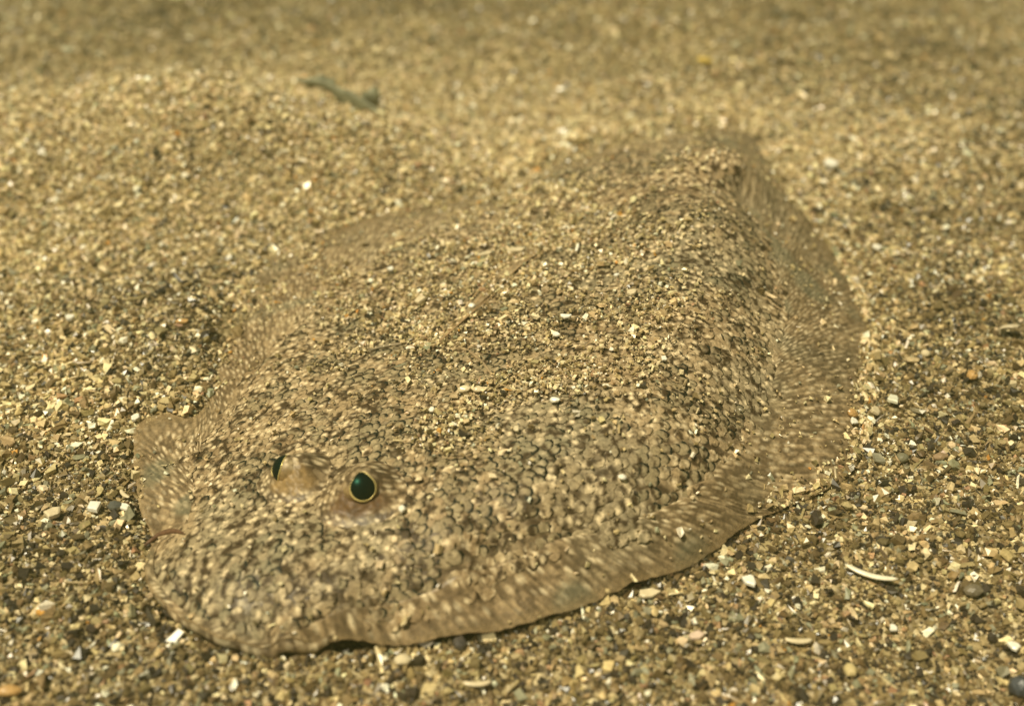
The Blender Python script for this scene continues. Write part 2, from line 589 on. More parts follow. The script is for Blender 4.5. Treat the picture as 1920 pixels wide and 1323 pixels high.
A = (.16, .56, .36)
n1 = 560000
x, y = scatter(n1, .14, .60, .42)
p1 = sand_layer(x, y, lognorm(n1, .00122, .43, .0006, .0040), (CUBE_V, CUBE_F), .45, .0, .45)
n2 = 330000
x, y = scatter(n2, .60, 1.45, .82)
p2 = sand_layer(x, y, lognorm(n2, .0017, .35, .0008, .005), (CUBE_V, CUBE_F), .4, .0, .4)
V, F, C = joinm([p1, p2])
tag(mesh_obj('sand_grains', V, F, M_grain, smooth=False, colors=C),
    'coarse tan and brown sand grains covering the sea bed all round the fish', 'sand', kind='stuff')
n3 = 9000
x, y = scatter(n3, .14, .60, .34)
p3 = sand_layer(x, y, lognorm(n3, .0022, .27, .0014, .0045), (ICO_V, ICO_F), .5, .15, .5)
n4 = 1500
x, y = scatter(n4, .60, 1.2, .6)
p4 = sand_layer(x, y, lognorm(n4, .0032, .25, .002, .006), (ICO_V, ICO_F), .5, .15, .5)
V, F, C = joinm([p3, p4])
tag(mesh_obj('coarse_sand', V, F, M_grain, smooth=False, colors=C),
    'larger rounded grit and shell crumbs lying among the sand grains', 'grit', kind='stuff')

# ------------------------------------------------------------------ the fish
fish = bpy.data.objects.new('flatfish', None)
fish.location = (float(INN[:, 0].mean()), float(INN[:, 1].mean()), 0.0)
link(fish)
tag(fish, 'mottled sand-coloured flatfish with two raised eyes lying half buried on the sea bed', 'fish')
FL = np.array(fish.location)


def fobj(name, V, F, mat, parent=fish, **kw):
    """A part in world coordinates, parented to the fish (whose origin is FL)."""
    off = FL if parent is fish else FL + np.array(parent.location)
    o = mesh_obj(name, np.asarray(V) - FL, F, mat, parent, **kw)
    return o




def mottle(x, y):
    """Skin pigment at a place on the fish (linear colour)."""
    a = fbm(x, y, 130, 3, 201)
    b = fbm(x, y, 45, 3, 207)
    base = np.array([.335, .24, .130])
    grey = np.array([.245, .20, .12])
    brown = np.array([.21, .14, .07])
    cream = np.array([.42, .32, .18])
    c = np.broadcast_to(base, x.shape + (3,)).copy()
    w = sstep(.0, .5, b)[..., None]; c = c * (1 - w) + grey * w
    w = sstep(.1, .5, -b)[..., None] * .6; c = c * (1 - w) + brown * w
    w = sstep(.15, .6, a)[..., None] * .6; c = c * (1 - w) + cream * w
    return c


def spotted(u, v, X, Y, seed, base=None, cell=.0024, bright=1.0, gapk=1.0):
    """Skin with soft pale spots and brown gaps, for places without separate scales."""
    c = mottle(X, Y) if base is None else base
    d, r = worley(u / cell, v / cell, seed)
    gap = np.clip(.9 * sstep(.06, .28, fbm(u * .8, v * .8, 620, 2, seed + 3)) + sstep(.30, .62, d) * (.30 + .8 * h2(np.floor(r * 999), np.floor(r * 77), seed)), 0, .9)[..., None] * gapk
    c = c * (1 - gap) + np.array([.060, .036, .015]) * gap
    am = np.clip(r * 1.1 + .4 * fbm(X, Y, 130, 2, seed + 7) - .1, 0, 1)
    cw = (sstep(.42, .10, d) * am * bright)[..., None]
    return c * (1 - cw) + np.array([.74, .60, .38]) * cw


# body: rings from a spine line out to the inner outline, then a lip rolling under
nb = len(INNC)
tt = np.clip(((INNC[:, :2] - SP0) @ (SP1 - SP0)) / ((SP1 - SP0) @ (SP1 - SP0)), 0, 1)
CEN = SP0 + tt[:, None] * (SP1 - SP0)
NR = 170
rows = []
for k in range(NR + 1):
    t = k / NR
    xy = CEN + (INNC[:, :2] - CEN) * t
    z = fish_h(xy[:, 0], xy[:, 1])
    rows.append(np.column_stack([xy, z - .0003]))
edge = rows[-1]
outw = edge[:, :2] - CEN; outw /= np.linalg.norm(outw, axis=1, keepdims=True)
for (g, dz) in ((.0009, -.0008), (.0012, -.002), (.0006, -.0035), (-.004, -.0045)):
    q = edge.copy(); q[:, :2] += outw * g; q[:, 2] += dz
    q[:, 2] = np.maximum(q[:, 2], .0006)
    rows.append(q)
V = np.vstack(rows)
Cb = .85 * spotted(V[:, 0], V[:, 1], V[:, 0], V[:, 1], 41, cell=.0026)
body = fobj('body', V, grid_faces(len(rows), nb, wrap=True), M_skin, colors=Cb)

# scales: each a small cupped overlapping plate, free edge towards the tail
EYE_N = at(679, 938, .0185); EYE_F = at(556, 902, .0165)
SU, SV = .0024, .0027
cc = (SP0 + SP1) / 2
iu = np.arange(-92, 93); iv = np.arange(-80, 81)
IU, IV = np.meshgrid(iu, iv)
u = IU * SU; v = (IV + .5 * (IU % 2)) * SV
wu = .0030 * fbm(u, v, 55, 2, 811); wv = .0030 * fbm(u, v, 55, 2, 821)
u = u + wu + rng.normal(0, .00030, u.shape); v = v + wv + rng.normal(0, .00034, v.shape)
sx = cc[0] + u * AX[0] + v * AC[0]; sy = cc[1] + u * AX[1] + v * AC[1]
sx, sy = sx.ravel(), sy.ravel()
INN_B = INNC[::4]
OUT_B = OUTC[::4]
ins = inside(INN_B, sx, sy)
dI = edge_dist(INN_B, sx, sy)
k = ins | (dI < .002 + .002 * rng.random(len(sx)) ** 1.5) & inside(OUT_B, sx, sy)
k &= inside(OUT_B, sx, sy) & (edge_dist(OUT_B, sx, sy) > .0012)
de = np.minimum(np.hypot(sx - EYE_N[0], sy - EYE_N[1]) / .0098, np.hypot(sx - EYE_F[0], sy - EYE_F[1]) / .0078)
k &= (de > 1) & (rng.random(len(sx)) > .06)
sx, sy, dI, ins = sx[k], sy[k], dI[k], ins[k]
ns = len(sx)
# direction of the free edge fans out a little from the head
hd = HEAD[:2] - AX * .12
dx, dy = sx - hd[0], sy - hd[1]
ll = np.hypot(dx, dy); dirx, diry = dx / ll, dy / ll
ang = rng.normal(0, .14, ns)
dirx, diry = dirx * np.cos(ang) - diry * np.sin(ang), dirx * np.sin(ang) + diry * np.cos(ang)
sz = fish_h(sx, sy) + np.where(ins, 0, .0004); sn = fish_n(sx, sy)
sn = sn + rng.normal(0, .035, sn.shape); sn /= np.linalg.norm(sn, axis=1, keepdims=True)
U = np.stack([dirx, diry, np.zeros(ns)], 1)
U -= sn * np.sum(U * sn, 1, keepdims=True); U /= np.linalg.norm(U, axis=1, keepdims=True)
W = np.cross(sn, U)
size = rng.uniform(.78, 1.22, ns)
tiltv = rng.uniform(.03, .07, ns)
NA, RR = 14, (0.0, .35, .62, .82, .92, 1.0)
tmpl = [(0, 0, 0)]
for r in RR[1:]:
    for a in range(NA):
        th = 2 * math.pi * a / NA
        tmpl.append((math.cos(th) * r, math.sin(th) * r, r))
tmpl = np.array(tmpl)
tf = []
for a in range(NA):
    tf.append((0, 1 + a, 1 + (a + 1) % NA, 1 + (a + 1) % NA))
tf3 = [(0, 1 + a, 1 + (a + 1) % NA) for a in range(NA)]
tf4 = [(1 + r * NA + a, 1 + (r + 1) * NA + a, 1 + (r + 1) * NA + (a + 1) % NA, 1 + r * NA + (a + 1) % NA)
       for r in range(len(RR) - 2) for a in range(NA)]
T3 = []
for q in tf4:
    T3 += [(q[0], q[1], q[2]), (q[0], q[2], q[3])]
TF = np.array(tf3 + T3)
lu, lv, lr = tmpl[:, 0], tmpl[:, 1], tmpl[:, 2]
hs = size[:, None]
fall = sstep(0, .006, dI)[:, None]
wob = 1 + .16 * rng.uniform(-1, 1, (ns, len(lr)))
uu = (lu[None] * .0021 * wob - .0006) * hs; vv = lv[None] * .00170 * hs * wob
hh = (.00005 * (1 - lr ** 2))[None] * rng.uniform(.3, 1.6, (ns, 1)) + uu * tiltv[:, None] - .0001
hh = hh - (lr > .95)[None] * .00012
SVx = np.stack([sx, sy, sz], 1)[:, None, :] + U[:, None, :] * uu[..., None] + W[:, None, :] * vv[..., None] + sn[:, None, :] * hh[..., None]
# pigment
VX, VY = SVx[..., 0], SVx[..., 1]
bc = mottle(VX, VY)
clus = fbm(sx, sy, 85, 2, 301) + rng.normal(0, .22, ns)
rimk = sstep(.13, .27, clus) * np.where(ins, 1, 0)
colc = bc * rng.uniform(.93, 1.07, (ns, 1, 1))
g = (.45 * rimk)[:, None, None]
colc = colc * (1 - g) + np.array([.20, .18, .105]) * g
# brown skin showing between and at the rims of the scales
edge_d = sstep(.55, .95, lr)[None] * (.02 + .55 * rng.random((ns, 1)) ** 1.5) * (.2 + .8 * sstep(-.6, .4, lu))[None]
brn = np.clip(edge_d + .95 * sstep(.03, .24, fbm(VX, VY, 600, 2, 911)), 0, .97)[..., None]
SC = colc * (1 - brn) + np.array([.045, .027, .011]) * brn
# soft pale spot on most scales, gathered in paler rosettes
dw_, rw_ = worley(VX / .0023, VY / .0023, 33, jit=.95)
amt = np.clip(1.25 * rw_ ** 1.3 + .55 * fbm(sx, sy, 120, 2, 305)[:, None], 0, 1) * (1 - .7 * rimk[:, None])
cw = (sstep(.50, .10, dw_) * amt)[..., None]
SC = SC * (1 - cw) + np.array([.78, .62, .38]) * cw
rimc = np.array([.012, .015, .010])
post = sstep(-.25, .30, lu)                                  # free-edge side
rw = sstep(.58, .78, lr)
arc = rng.uniform(-1.2, 1.2, (ns, 1)); arcw = rng.uniform(.55, 1.45, (ns, 1))
lth = np.arctan2(lv, lu)[None]
post = sstep(arcw + .25, arcw - .1, np.abs(lth - arc * .6))
wr = np.clip(post * rw[None] * 1.15 * rimk[:, None], 0, 1)
SC = SC * (1 - wr[..., None]) + rimc * wr[..., None]
nk = len(tmpl)
SF = (TF[None] + (np.arange(ns) * nk)[:, None, None]).reshape(-1, 3)
fobj('scales', SVx.reshape(-1, 3), SF, M_scale, parent=fish, colors=SC.reshape(-1, 3))


# fins: pleated strips between the inner and the outer outline
def fin(name, i0, i1, raydens, amp, seed, shade=1.0, label=None, lean=0.0):
    idx = np.arange(i0 * PER, i1 * PER + 1)
    a, b = INNC[idx % nb], OUTC[idx % nb]
    # resample along the fringe
    seg = np.concatenate([[0], np.cumsum(np.linalg.norm(np.diff((a + b)[:, :2] / 2, axis=0), axis=1))])
    L = seg[-1]
    m = int(L / .00032)
    s = np.linspace(0, L, m)
    A_ = np.stack([np.interp(s, seg, a[:, q]) for q in range(3)], 1)
    w0 = np.linalg.norm((np.stack([np.interp(s, seg, b[:, q]) for q in range(3)], 1) - A_)[:, :2], axis=1)
    w0 = np.convolve(np.pad(w0, 40, mode='edge'), np.ones(81) / 81, 'valid')
    sb = np.clip(s + lean * w0, 0, L)
    B_ = np.stack([np.interp(sb, seg, b[:, q]) for q in range(3)], 1)
    # rays lean towards the tail
    NT = 64
    t = np.linspace(0, 1, NT)[:, None]
    sh = s[None] + 0 * t
    rayp = s * raydens + .9 * fbm(s, s * 0, 60, 2, seed)
    rag = .0006 * fbm(s, 0 * s, 160, 3, seed + 3) + .00025 * np.abs(np.sin(math.pi * rayp))
    dd_ = (A_ - B_)[:, :2]; A_[:, :2] += dd_ / np.maximum(np.linalg.norm(dd_, axis=1), 1e-5)[:, None] * .002
    w = np.linalg.norm((B_ - A_)[:, :2], axis=1)
    d = (B_ - A_)[:, :2] / np.maximum(w, 1e-5)[:, None]
    taper = np.minimum(1, w / .006)
    xy = A_[None, :, :2] + d[None] * ((w - rag * taper)[None] * t)[..., None]
    z = fish_h(xy[..., 0], xy[..., 1])
    SS_ = np.broadcast_to(s[None], z.shape); TT_ = np.broadcast_to(t, z.shape) * w[None] * .4
    fold = fbm(s, 0 * s, 75, 2, seed + 5)
    fold = np.where(fold > 0, fold * (.25 + .75 * sstep(.02, .08, s)), fold)
    env = np.sin(np.pi * np.clip(t, 0, 1) ** .8 * .5) * taper[None]
    z = z + env * (.00022 * amp * (np.abs(np.sin(math.pi * rayp))[None] * -1 + .5) + .0026 * amp * fold[None] * (1 - .65 * t) + .0005 * amp * fbm(SS_, TT_, 330, 2, seed + 9)) - .0003 + .0007 * sstep(0, .12, t)
    z = np.maximum(z, .0012)
    top = np.stack([xy[..., 0], xy[..., 1], z], -1)
    # colour: skin near the body, streaks and speckles running out along the rays
    X, Y = xy[..., 0], xy[..., 1]
    SS = np.broadcast_to(s[None], X.shape); TT = np.broadcast_to(t, X.shape) * w[None]
    c = mottle(X, Y) * .92
    base = np.array([.39, .28, .15])
    c = c * (1 - .55 * t[..., None]) + base * (.55 * t[..., None])
    c = spotted(SS + TT * .15, TT * .62, X, Y, seed + 11, c * 1.15, bright=1.0, gapk=.72)
    plain = (sstep(.62, .98, t + .10 * fbm(SS, TT, 200, 2, seed + 13)))[..., None] * .75
    c = c * (1 - plain) + base * plain
    dk = sstep(.12, .45, fbm(SS, TT * .22, 800, 2, seed + 17))[..., None] * (.15 + .30 * t[..., None])
    c = c * (1 - dk) + np.array([.07, .045, .02]) * dk
    ray = np.abs(np.sin(math.pi * rayp))[None, :, None] ** 3
    c = c * (1 - .30 * ray * sstep(0, .5, t)[..., None])
    gp = sstep(.15, .5, fbm(X, Y, 60, 2, seed + 23))[..., None] * .5
    c = c * (1 - gp) + np.array([.13, .14, .09]) * gp
    eb = sstep(.8, 1.0, t)[..., None]
    c = (c * (1 - .5 * eb) + np.array([.42, .29, .14]) * .5 * eb) * shade
    # underside
    bot = top[::-1].copy(); bot[..., 2] -= .00025
    bot[-1, :, 2] -= .003
    al = np.broadcast_to(1 - .5 * sstep(.62, .98, t), X.shape)
    V = np.concatenate([top, bot]).reshape(-1, 3)
    C = np.concatenate([c, c[::-1]]).reshape(-1, 3)
    o = fobj(name, V, grid_faces(2 * NT, m)[:, ::-1], M_fin, colors=C, alpha=np.concatenate([al, al[::-1]]).ravel())
    if label: o['label'] = label
    return o


N = len(LOOP)
fin('anal_fin', 5, 29, 420, 1.0, 401, label='wide pleated brownish fringe along the near side and rear', lean=.75)
fin('dorsal_fin', 29, N, 420, .8, 431, label='speckled fringe along the far side, reaching round the snout', lean=-.55)
fin('lip', 0, 5, 150, .15, 461, label='smooth rolled edge of the lower jaw')


def tube(P, r, seg=8, closed=False):
    """Vertices and faces of a tapering tube along P (n,3) with radii r (n)."""
    P = np.asarray(P, float); n = len(P)
    T = np.gradient(P, axis=0)
    if closed:
        T = np.roll(P, -1, 0) - np.roll(P, 1, 0)
    T /= np.linalg.norm(T, axis=1, keepdims=True)
    up = np.array([0, 0, 1.0])
    A_ = np.cross(T, up); bad = np.linalg.norm(A_, axis=1) < 1e-3
    A_[bad] = np.cross(T[bad], [1, 0, 0])
    A_ /= np.linalg.norm(A_, axis=1, keepdims=True)
    B_ = np.cross(T, A_)
    th = np.linspace(0, 2 * np.pi, seg, endpoint=False)
    V = P[:, None] + np.asarray(r)[:, None, None] * (A_[:, None] * np.cos(th)[None, :, None] + B_[:, None] * np.sin(th)[None, :, None])
    F = grid_faces(n, seg, wrap=True)
    if closed:
        j = np.arange(seg); a = (n - 1) * seg
        F = np.vstack([F, np.stack([a + j, a + (j + 1) % seg, (j + 1) % seg, j], 1)])
    return V.reshape(-1, 3), F


# pectoral fin: a narrow folded fan of rays lying back over the body
pec = []
b0 = at(812, 668, .0215)
ends = [at(1030, 482, .0225), at(1012, 492, .0225), at(985, 505, .0225), at(1000, 470, .022)]
vv_, ff_, cc_, off = [], [], [], 0
for q, e in enumerate(ends):
    t = np.linspace(0, 1, 30)
    P = b0[None] * (1 - t[:, None]) + e[None] * t[:, None]
    P[:, :2] += AC[None] * (.0018 * (q - 1.5) * np.sin(np.pi * np.minimum(t * 1.2, 1) * .5) * .6)[:, None]
    P[:, 2] = fish_h(P[:, 0], P[:, 1]) + .0009 + .0003 * np.sin(t * 9 + q)
    v_, f_ = tube(P, .00030 * (1 - .6 * t), 6)
    c_ = np.tile(np.array([.33, .22, .11]) * (1 + .08 * q), (len(v_), 1)) * np.repeat(1 + .35 * t, 6)[:, None]
    vv_.append(v_); ff_.append(f_ + off); cc_.append(c_); off += len(v_)
fobj('pectoral_fin', np.vstack(vv_), np.vstack(ff_), M_skin, colors=np.vstack(cc_))
# the membrane between its first rays
t = np.linspace(0, 1, 30)
row = []
for k2 in np.linspace(0, 1, 5):
    e = ends[3] * (1 - k2) + ends[0] * k2
    P = b0[None] * (1 - t[:, None]) + e[None] * t[:, None]
    P[:, 2] = fish_h(P[:, 0], P[:, 1]) + .0009
    row.append(P)
Vm = np.stack(row).reshape(-1, 3)
Vm2 = Vm.copy(); Vm2[:, 2] -= .0005
Fm = grid_faces(5, 30)
fobj('pectoral_membrane', np.vstack([Vm, Vm2]), np.vstack([Fm, Fm[:, ::-1] + len(Vm)]), M_skin,
     colors=np.tile(mottle(Vm[:, 0], Vm[:, 1]) * .8, (2, 1)))

# gill cover edge: a low ridge behind the head
gp = np.array([at(a, b, .02) for a, b in ((640, 672), (700, 652), (770, 652), (840, 668), (890, 700), (930, 760), (940, 820))])
gp = catmull(gp, 12, closed=False)
gp[:, 2] = fish_h(gp[:, 0], gp[:, 1]) + .0001
v_, f_ = tube(gp, .0006 * np.sin(np.linspace(.1, np.pi - .1, len(gp))), 8)
fobj('gill_cover', v_, f_, M_skin, colors=mottle(v_[:, 0], v_[:, 1]) * .9)


# ------------------------------------------------------------------ eyes
def frame(n):
    n = Vector(n).normalized()
    t = Vector((0, 0, 1)).cross(n).normalized()      # horizontal
    b = n.cross(t)
    return np.array(t), np.array(b), np.array(n)


def simple(name, col, rough, metal=0, spec=.5, coat=0.0, spectint=None):
    m, nt, b = nmat(name)
    b.inputs['Base Color'].default_value = (*col, 1)
    b.inputs['Roughness'].default_value = rough
    b.inputs['Metallic'].default_value = metal
    b.inputs['Specular IOR Level'].default_value = spec
    b.inputs['Coat Weight'].default_value = coat
    b.inputs['Coat Roughness'].default_value = 0.05
    if spectint: b.inputs['Specular Tint'].default_value = (*spectint, 1)
    return m


M_gold = simple('iris_gold', (1.0, .80, .30), .3, metal=.35)


def pupil_mat():
    m, nt, b = nmat('pupil')
    # teal shine of the lens, strongest where it faces one way (part of the eye's own colour)
    tc = nt.nodes.new('ShaderNodeTexCoord')
    g = nt.nodes.new('ShaderNodeVectorMath'); g.operation = 'DISTANCE'
    g.inputs[1].default_value = (-.0006, .0008, .0010)
    nt.links.new(tc.outputs['Object'], g.inputs[0])
    b.inputs['Base Color'].default_value = (.001, .006, .005, 1)
    b.inputs['Roughness'].default_value = .33
    b.inputs['Specular IOR Level'].default_value = .13
    b.inputs['Specular Tint'].default_value = (.25, 1.0, .75, 1)
    b.inputs['Coat Weight'].default_value = 0
    b.inputs['Coat Roughness'].default_value = .35
    b.inputs['Coat Tint'].default_value = (.3, 1, .8, 1)
    return m


M_pupil = pupil_mat()


def make_eye(centre, R_t, squash, look, r_ball, r_pup, tear, label, undercol, wid=1.0, off=.34, sink=.72):
    """A raised skin turret with a ball set in it, gold iris ring and dark pupil."""
    e = bpy.data.objects.new('eye', None)
    e.location = Vector(centre) - Vector(FL)
    link(e, fish)
    e['label'] = label
    c0 = np.array(centre)
    t, b, n = frame(look)
    if wid != 1:            # slit stands along the limb of the ball
        vw = np.array([0, 0, CAM_H]) - c0; vw /= np.linalg.norm(vw)
        b = np.cross(vw, n); b /= np.linalg.norm(b)
        if b[2] < 0: b = -b
        t = np.cross(b, n)
    # turret: a mound of speckled skin growing out of the head
    NU, NV = 150, 80
    th = np.linspace(0, 2 * np.pi, NU, endpoint=False)
    q = np.linspace(0.001, 1, NV)
    Q, TH = np.meshgrid(q, th, indexing='ij')
    rad = R_t * 1.55 * Q * (1 + .06 * np.sin(TH * 3 + c0[0] * 900))
    X, Y = c0[0] + rad * np.cos(TH), c0[1] + rad * np.sin(TH)
    prof = (.5 + .5 * np.cos(np.pi * Q)) ** .85
    Z = fish_h(X, Y) - .0012 * (Q > .97) + R_t * squash * prof - .0002
    fold = (Z - c0[2])
    bmp = fbm(X + fold * .6, Y + fold * .5, 520, 2, 71)
    Z = Z + .00045 * bmp * sstep(0, .3, prof)
    V = np.stack([X, Y, Z], -1) - c0
    col = mottle(X, Y) * .95
    col = spotted(X + fold * .5, Y + fold * .6, X, Y, 505, col, cell=.0021)
    lk = np.array([n[0], n[1]]); lk /= np.linalg.norm(lk)
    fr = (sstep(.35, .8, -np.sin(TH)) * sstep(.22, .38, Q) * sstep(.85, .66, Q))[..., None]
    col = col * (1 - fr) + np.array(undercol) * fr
    mesh_obj('eyelid', V.reshape(-1, 3), grid_faces(NV, NU, wrap=True), M_skin, e, colors=col.reshape(-1, 3))
    bc = np.array([0, 0, float(fish_h(c0[0], c0[1])[0]) - c0[2] + R_t * squash - r_ball * sink]) + np.array([n[0], n[1], 0]) * R_t * off

    def cap(r, ang, m=28, push=0.0, teardrop=0.0, sag=1.0):
        th = np.linspace(0, 2 * np.pi, 48, endpoint=False)
        a = np.linspace(0, 1, m)
        out = []
        for q in a:
            shp = (1 + teardrop * np.clip(np.sin(th) if wid == 1 else np.abs(np.sin(th)), 0, 1) ** 8) / np.hypot(np.cos(th) / wid, np.sin(th))
            al = ang * q * shp
            out.append(bc + r * (np.cos(al)[:, None] * n * 1 + np.sin(al)[:, None] * (np.cos(th)[:, None] * t + np.sin(th)[:, None] * b)) + n * push)
        return np.vstack(out), grid_faces(m, 48, wrap=True)
    v_, f_ = cap(r_ball, 2.6, m=60)
    X, Y, ZZ = v_[:, 0] + c0[0], v_[:, 1] + c0[1], v_[:, 2]
    ec = np.tile(np.array([.25, .17, .075]), (len(v_), 1))
    spk = sstep(-.1, .4, (v_ - bc) @ b / r_ball)[:, None]
    ec = ec * (1 - spk) + spotted(X + ZZ * .5, Y + ZZ * .6, X, Y, 525, None, cell=.0018) * spk
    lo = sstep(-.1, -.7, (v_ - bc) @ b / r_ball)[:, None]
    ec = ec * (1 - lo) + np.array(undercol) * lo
    mesh_obj('eyeball', v_, f_, M_skin, e, colors=ec)
    ang = math.asin(min(.98, r_pup / r_ball))
    v_, f_ = cap(r_ball * 1.03, ang * 1.04, push=.00006, teardrop=tear)
    mesh_obj('pupil', v_, f_, M_pupil, e)
    th = np.linspace(0, 2 * np.pi, 72, endpoint=False)
    al = ang * 1.07 * (1 + tear * np.clip(np.sin(th) if wid == 1 else np.abs(np.sin(th)), 0, 1) ** 8) / np.hypot(np.cos(th) / wid, np.sin(th))
    P = bc + r_ball * 1.02 * (np.cos(al)[:, None] * n + np.sin(al)[:, None] * (np.cos(th)[:, None] * t + np.sin(th)[:, None] * b)) + n * .0001
    rr = r_pup * (.024 + .02 * np.sin(th * 2 + .6) + .035 * np.clip(-np.sin(th), 0, 1))
    v_, f_ = tube(P, rr, 8, closed=True)
    mesh_obj('iris', v_, f_, M_gold, e)
    return e


make_eye(at(679, 938, .0185), .0080, .95, (.20, -.80, .56), .0048, .0030, .34,
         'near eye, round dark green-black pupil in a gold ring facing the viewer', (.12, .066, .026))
make_eye(at(556, 902, .0165), .0068, 1.0, (-.72, -.28, .55), .0040, .0030, .24,
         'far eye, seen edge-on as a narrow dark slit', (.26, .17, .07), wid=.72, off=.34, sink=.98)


# mouth: small dark notch in the front edge
mp = np.array([at(a, b, .0062) for a, b in ((268, 1012), (300, 1004), (330, 1010), (352, 1026))])
mp = catmull(mp, 8, closed=False)
mp[:, 2] = fish_h(mp[:, 0], mp[:, 1]) + .0004
v_, f_ = tube(mp, .0008 * np.sin(np.linspace(.3, np.pi - .1, len(mp))), 8)
fobj('mouth', v_, f_, M_skin, colors=np.tile([.12, .06, .03], (len(v_), 1)))

# ------------------------------------------------------------------ sand lying on the fish's back
BLOBS = [  # px, py, radius x, radius y, strength
    (850, 560, 210, 75, 1.0), (780, 600, 130, 60, 1.0), (1050, 600, 120, 60, .8), (960, 470, 150, 50, .9), (1100, 470, 130, 45, .8),
    (900, 770, 110, 60, .85), (1050, 690, 140, 50, .75), (820, 830, 70, 30, .6), (1150, 420, 160, 50, .6), (700, 690, 110, 25, .5),
    (760, 650, 90, 30, .9), (1020, 380, 120, 40, .9), (900, 420, 120, 35, .6), (1190, 660, 80, 50, .35), (1240, 560, 90, 60, .35),
    (560, 470, 60, 30, .9), (470, 560, 50, 50, .8), (1300, 300, 60, 20, .3), (640, 600, 60, 60, .3), (1290, 790, 60, 40, .25),
    (930, 350, 140, 25, 1.1), (420, 640, 30, 60, .6),
]


def pix(x, y, z):
    c, s = math.cos(PITCH), math.sin(PITCH)
    zz = z - CAM_H
    f = y * c - zz * s; uu_ = y * s + zz * c
    return 960 + x / f * FPX, 661.5 - uu_ / f * FPX


nq = 620000
bx = rng.uniform(OUT[:, 0].min(), OUT[:, 0].max(), nq); by = rng.uniform(OUT[:, 1].min(), OUT[:, 1].max(), nq)
k = inside(OUT_S, bx, by); bx, by = bx[k], by[k]
bz = fish_h(bx, by)
PX, PY = pix(bx, by, bz)
dens = np.full(len(bx), .006)
eo = edge_dist(OUT_S, bx, by)
rim_ = sstep(1400, 1480, PX) * (.25 + .75 * sstep(880, 740, PY)) + sstep(760, 640, PY) * .35
dens += .55 * np.clip(rim_, 0, 1) * sstep(.0075, .0, eo + .003 * fbm(bx, by, 130, 2, 605))
for (a, b, ra, rb, st) in BLOBS:
    dens += .165 * st * np.exp(-((PX - a) / ra / .85) ** 2 - ((PY - b) / rb / .85) ** 2)
dens *= np.clip(1 + 2.2 * fbm(bx, by, 110, 3, 601), .03, 2.4)
k = rng.random(len(bx)) < np.clip(dens, 0, .85)
de = np.minimum(np.hypot(bx - EYE_N[0], by - EYE_N[1]) / .014, np.hypot(bx - EYE_F[0], by - EYE_F[1]) / .012)
k &= de > 1
bx, by, bz, dens = bx[k], by[k], bz[k], dens[k]
gs = lognorm(len(bx), .00086, .44, .0004, .0028) * (1 + .5 * sstep(.008, 0, edge_dist(OUT_S, bx, by)))
P = np.stack([bx, by, bz + .0006 + gs * .3 + .0012 * np.clip(dens - .3, 0, 1) * rng.random(len(bx))], 1)
V, F, C = grains(P, gs, grain_cols(len(bx), [26, 24, 18, 13, 8, 3, 4.5, .6, 4, 1.5]), (CUBE_V, CUBE_F), .45, fish_n(bx, by))
tag(mesh_obj('sand_on_back', V, F, M_grain, smooth=False, colors=C),
    'thin patches of fine pale sand lying on the back of the fish', 'sand', kind='stuff')
print('grains on back', len(bx), 'scales', ns)


# ------------------------------------------------------------------ shell pieces and pebbles one can single out
def surf_at(px, py):
    """Point of the sea bed or the fish under a pixel, its normal, and whether it is on the fish."""
    z = .004
    for _ in range(12):
        p = at(px, py, z)
        on = bool(inside(OUT_S, np.array([p[0]]), np.array([p[1]]))[0])
        z2 = float(fish_h(p[0], p[1])[0]) if on else float(bed_at(np.array([p[0]]), np.array([p[1]]))[0][0])
        z = z * .4 + z2 * .6
    p = at(px, py, z)
    n = fish_n(np.array([p[0]]), np.array([p[1]]))[0] if on else np.array([0, 0, 1.0])
    return p, n, on


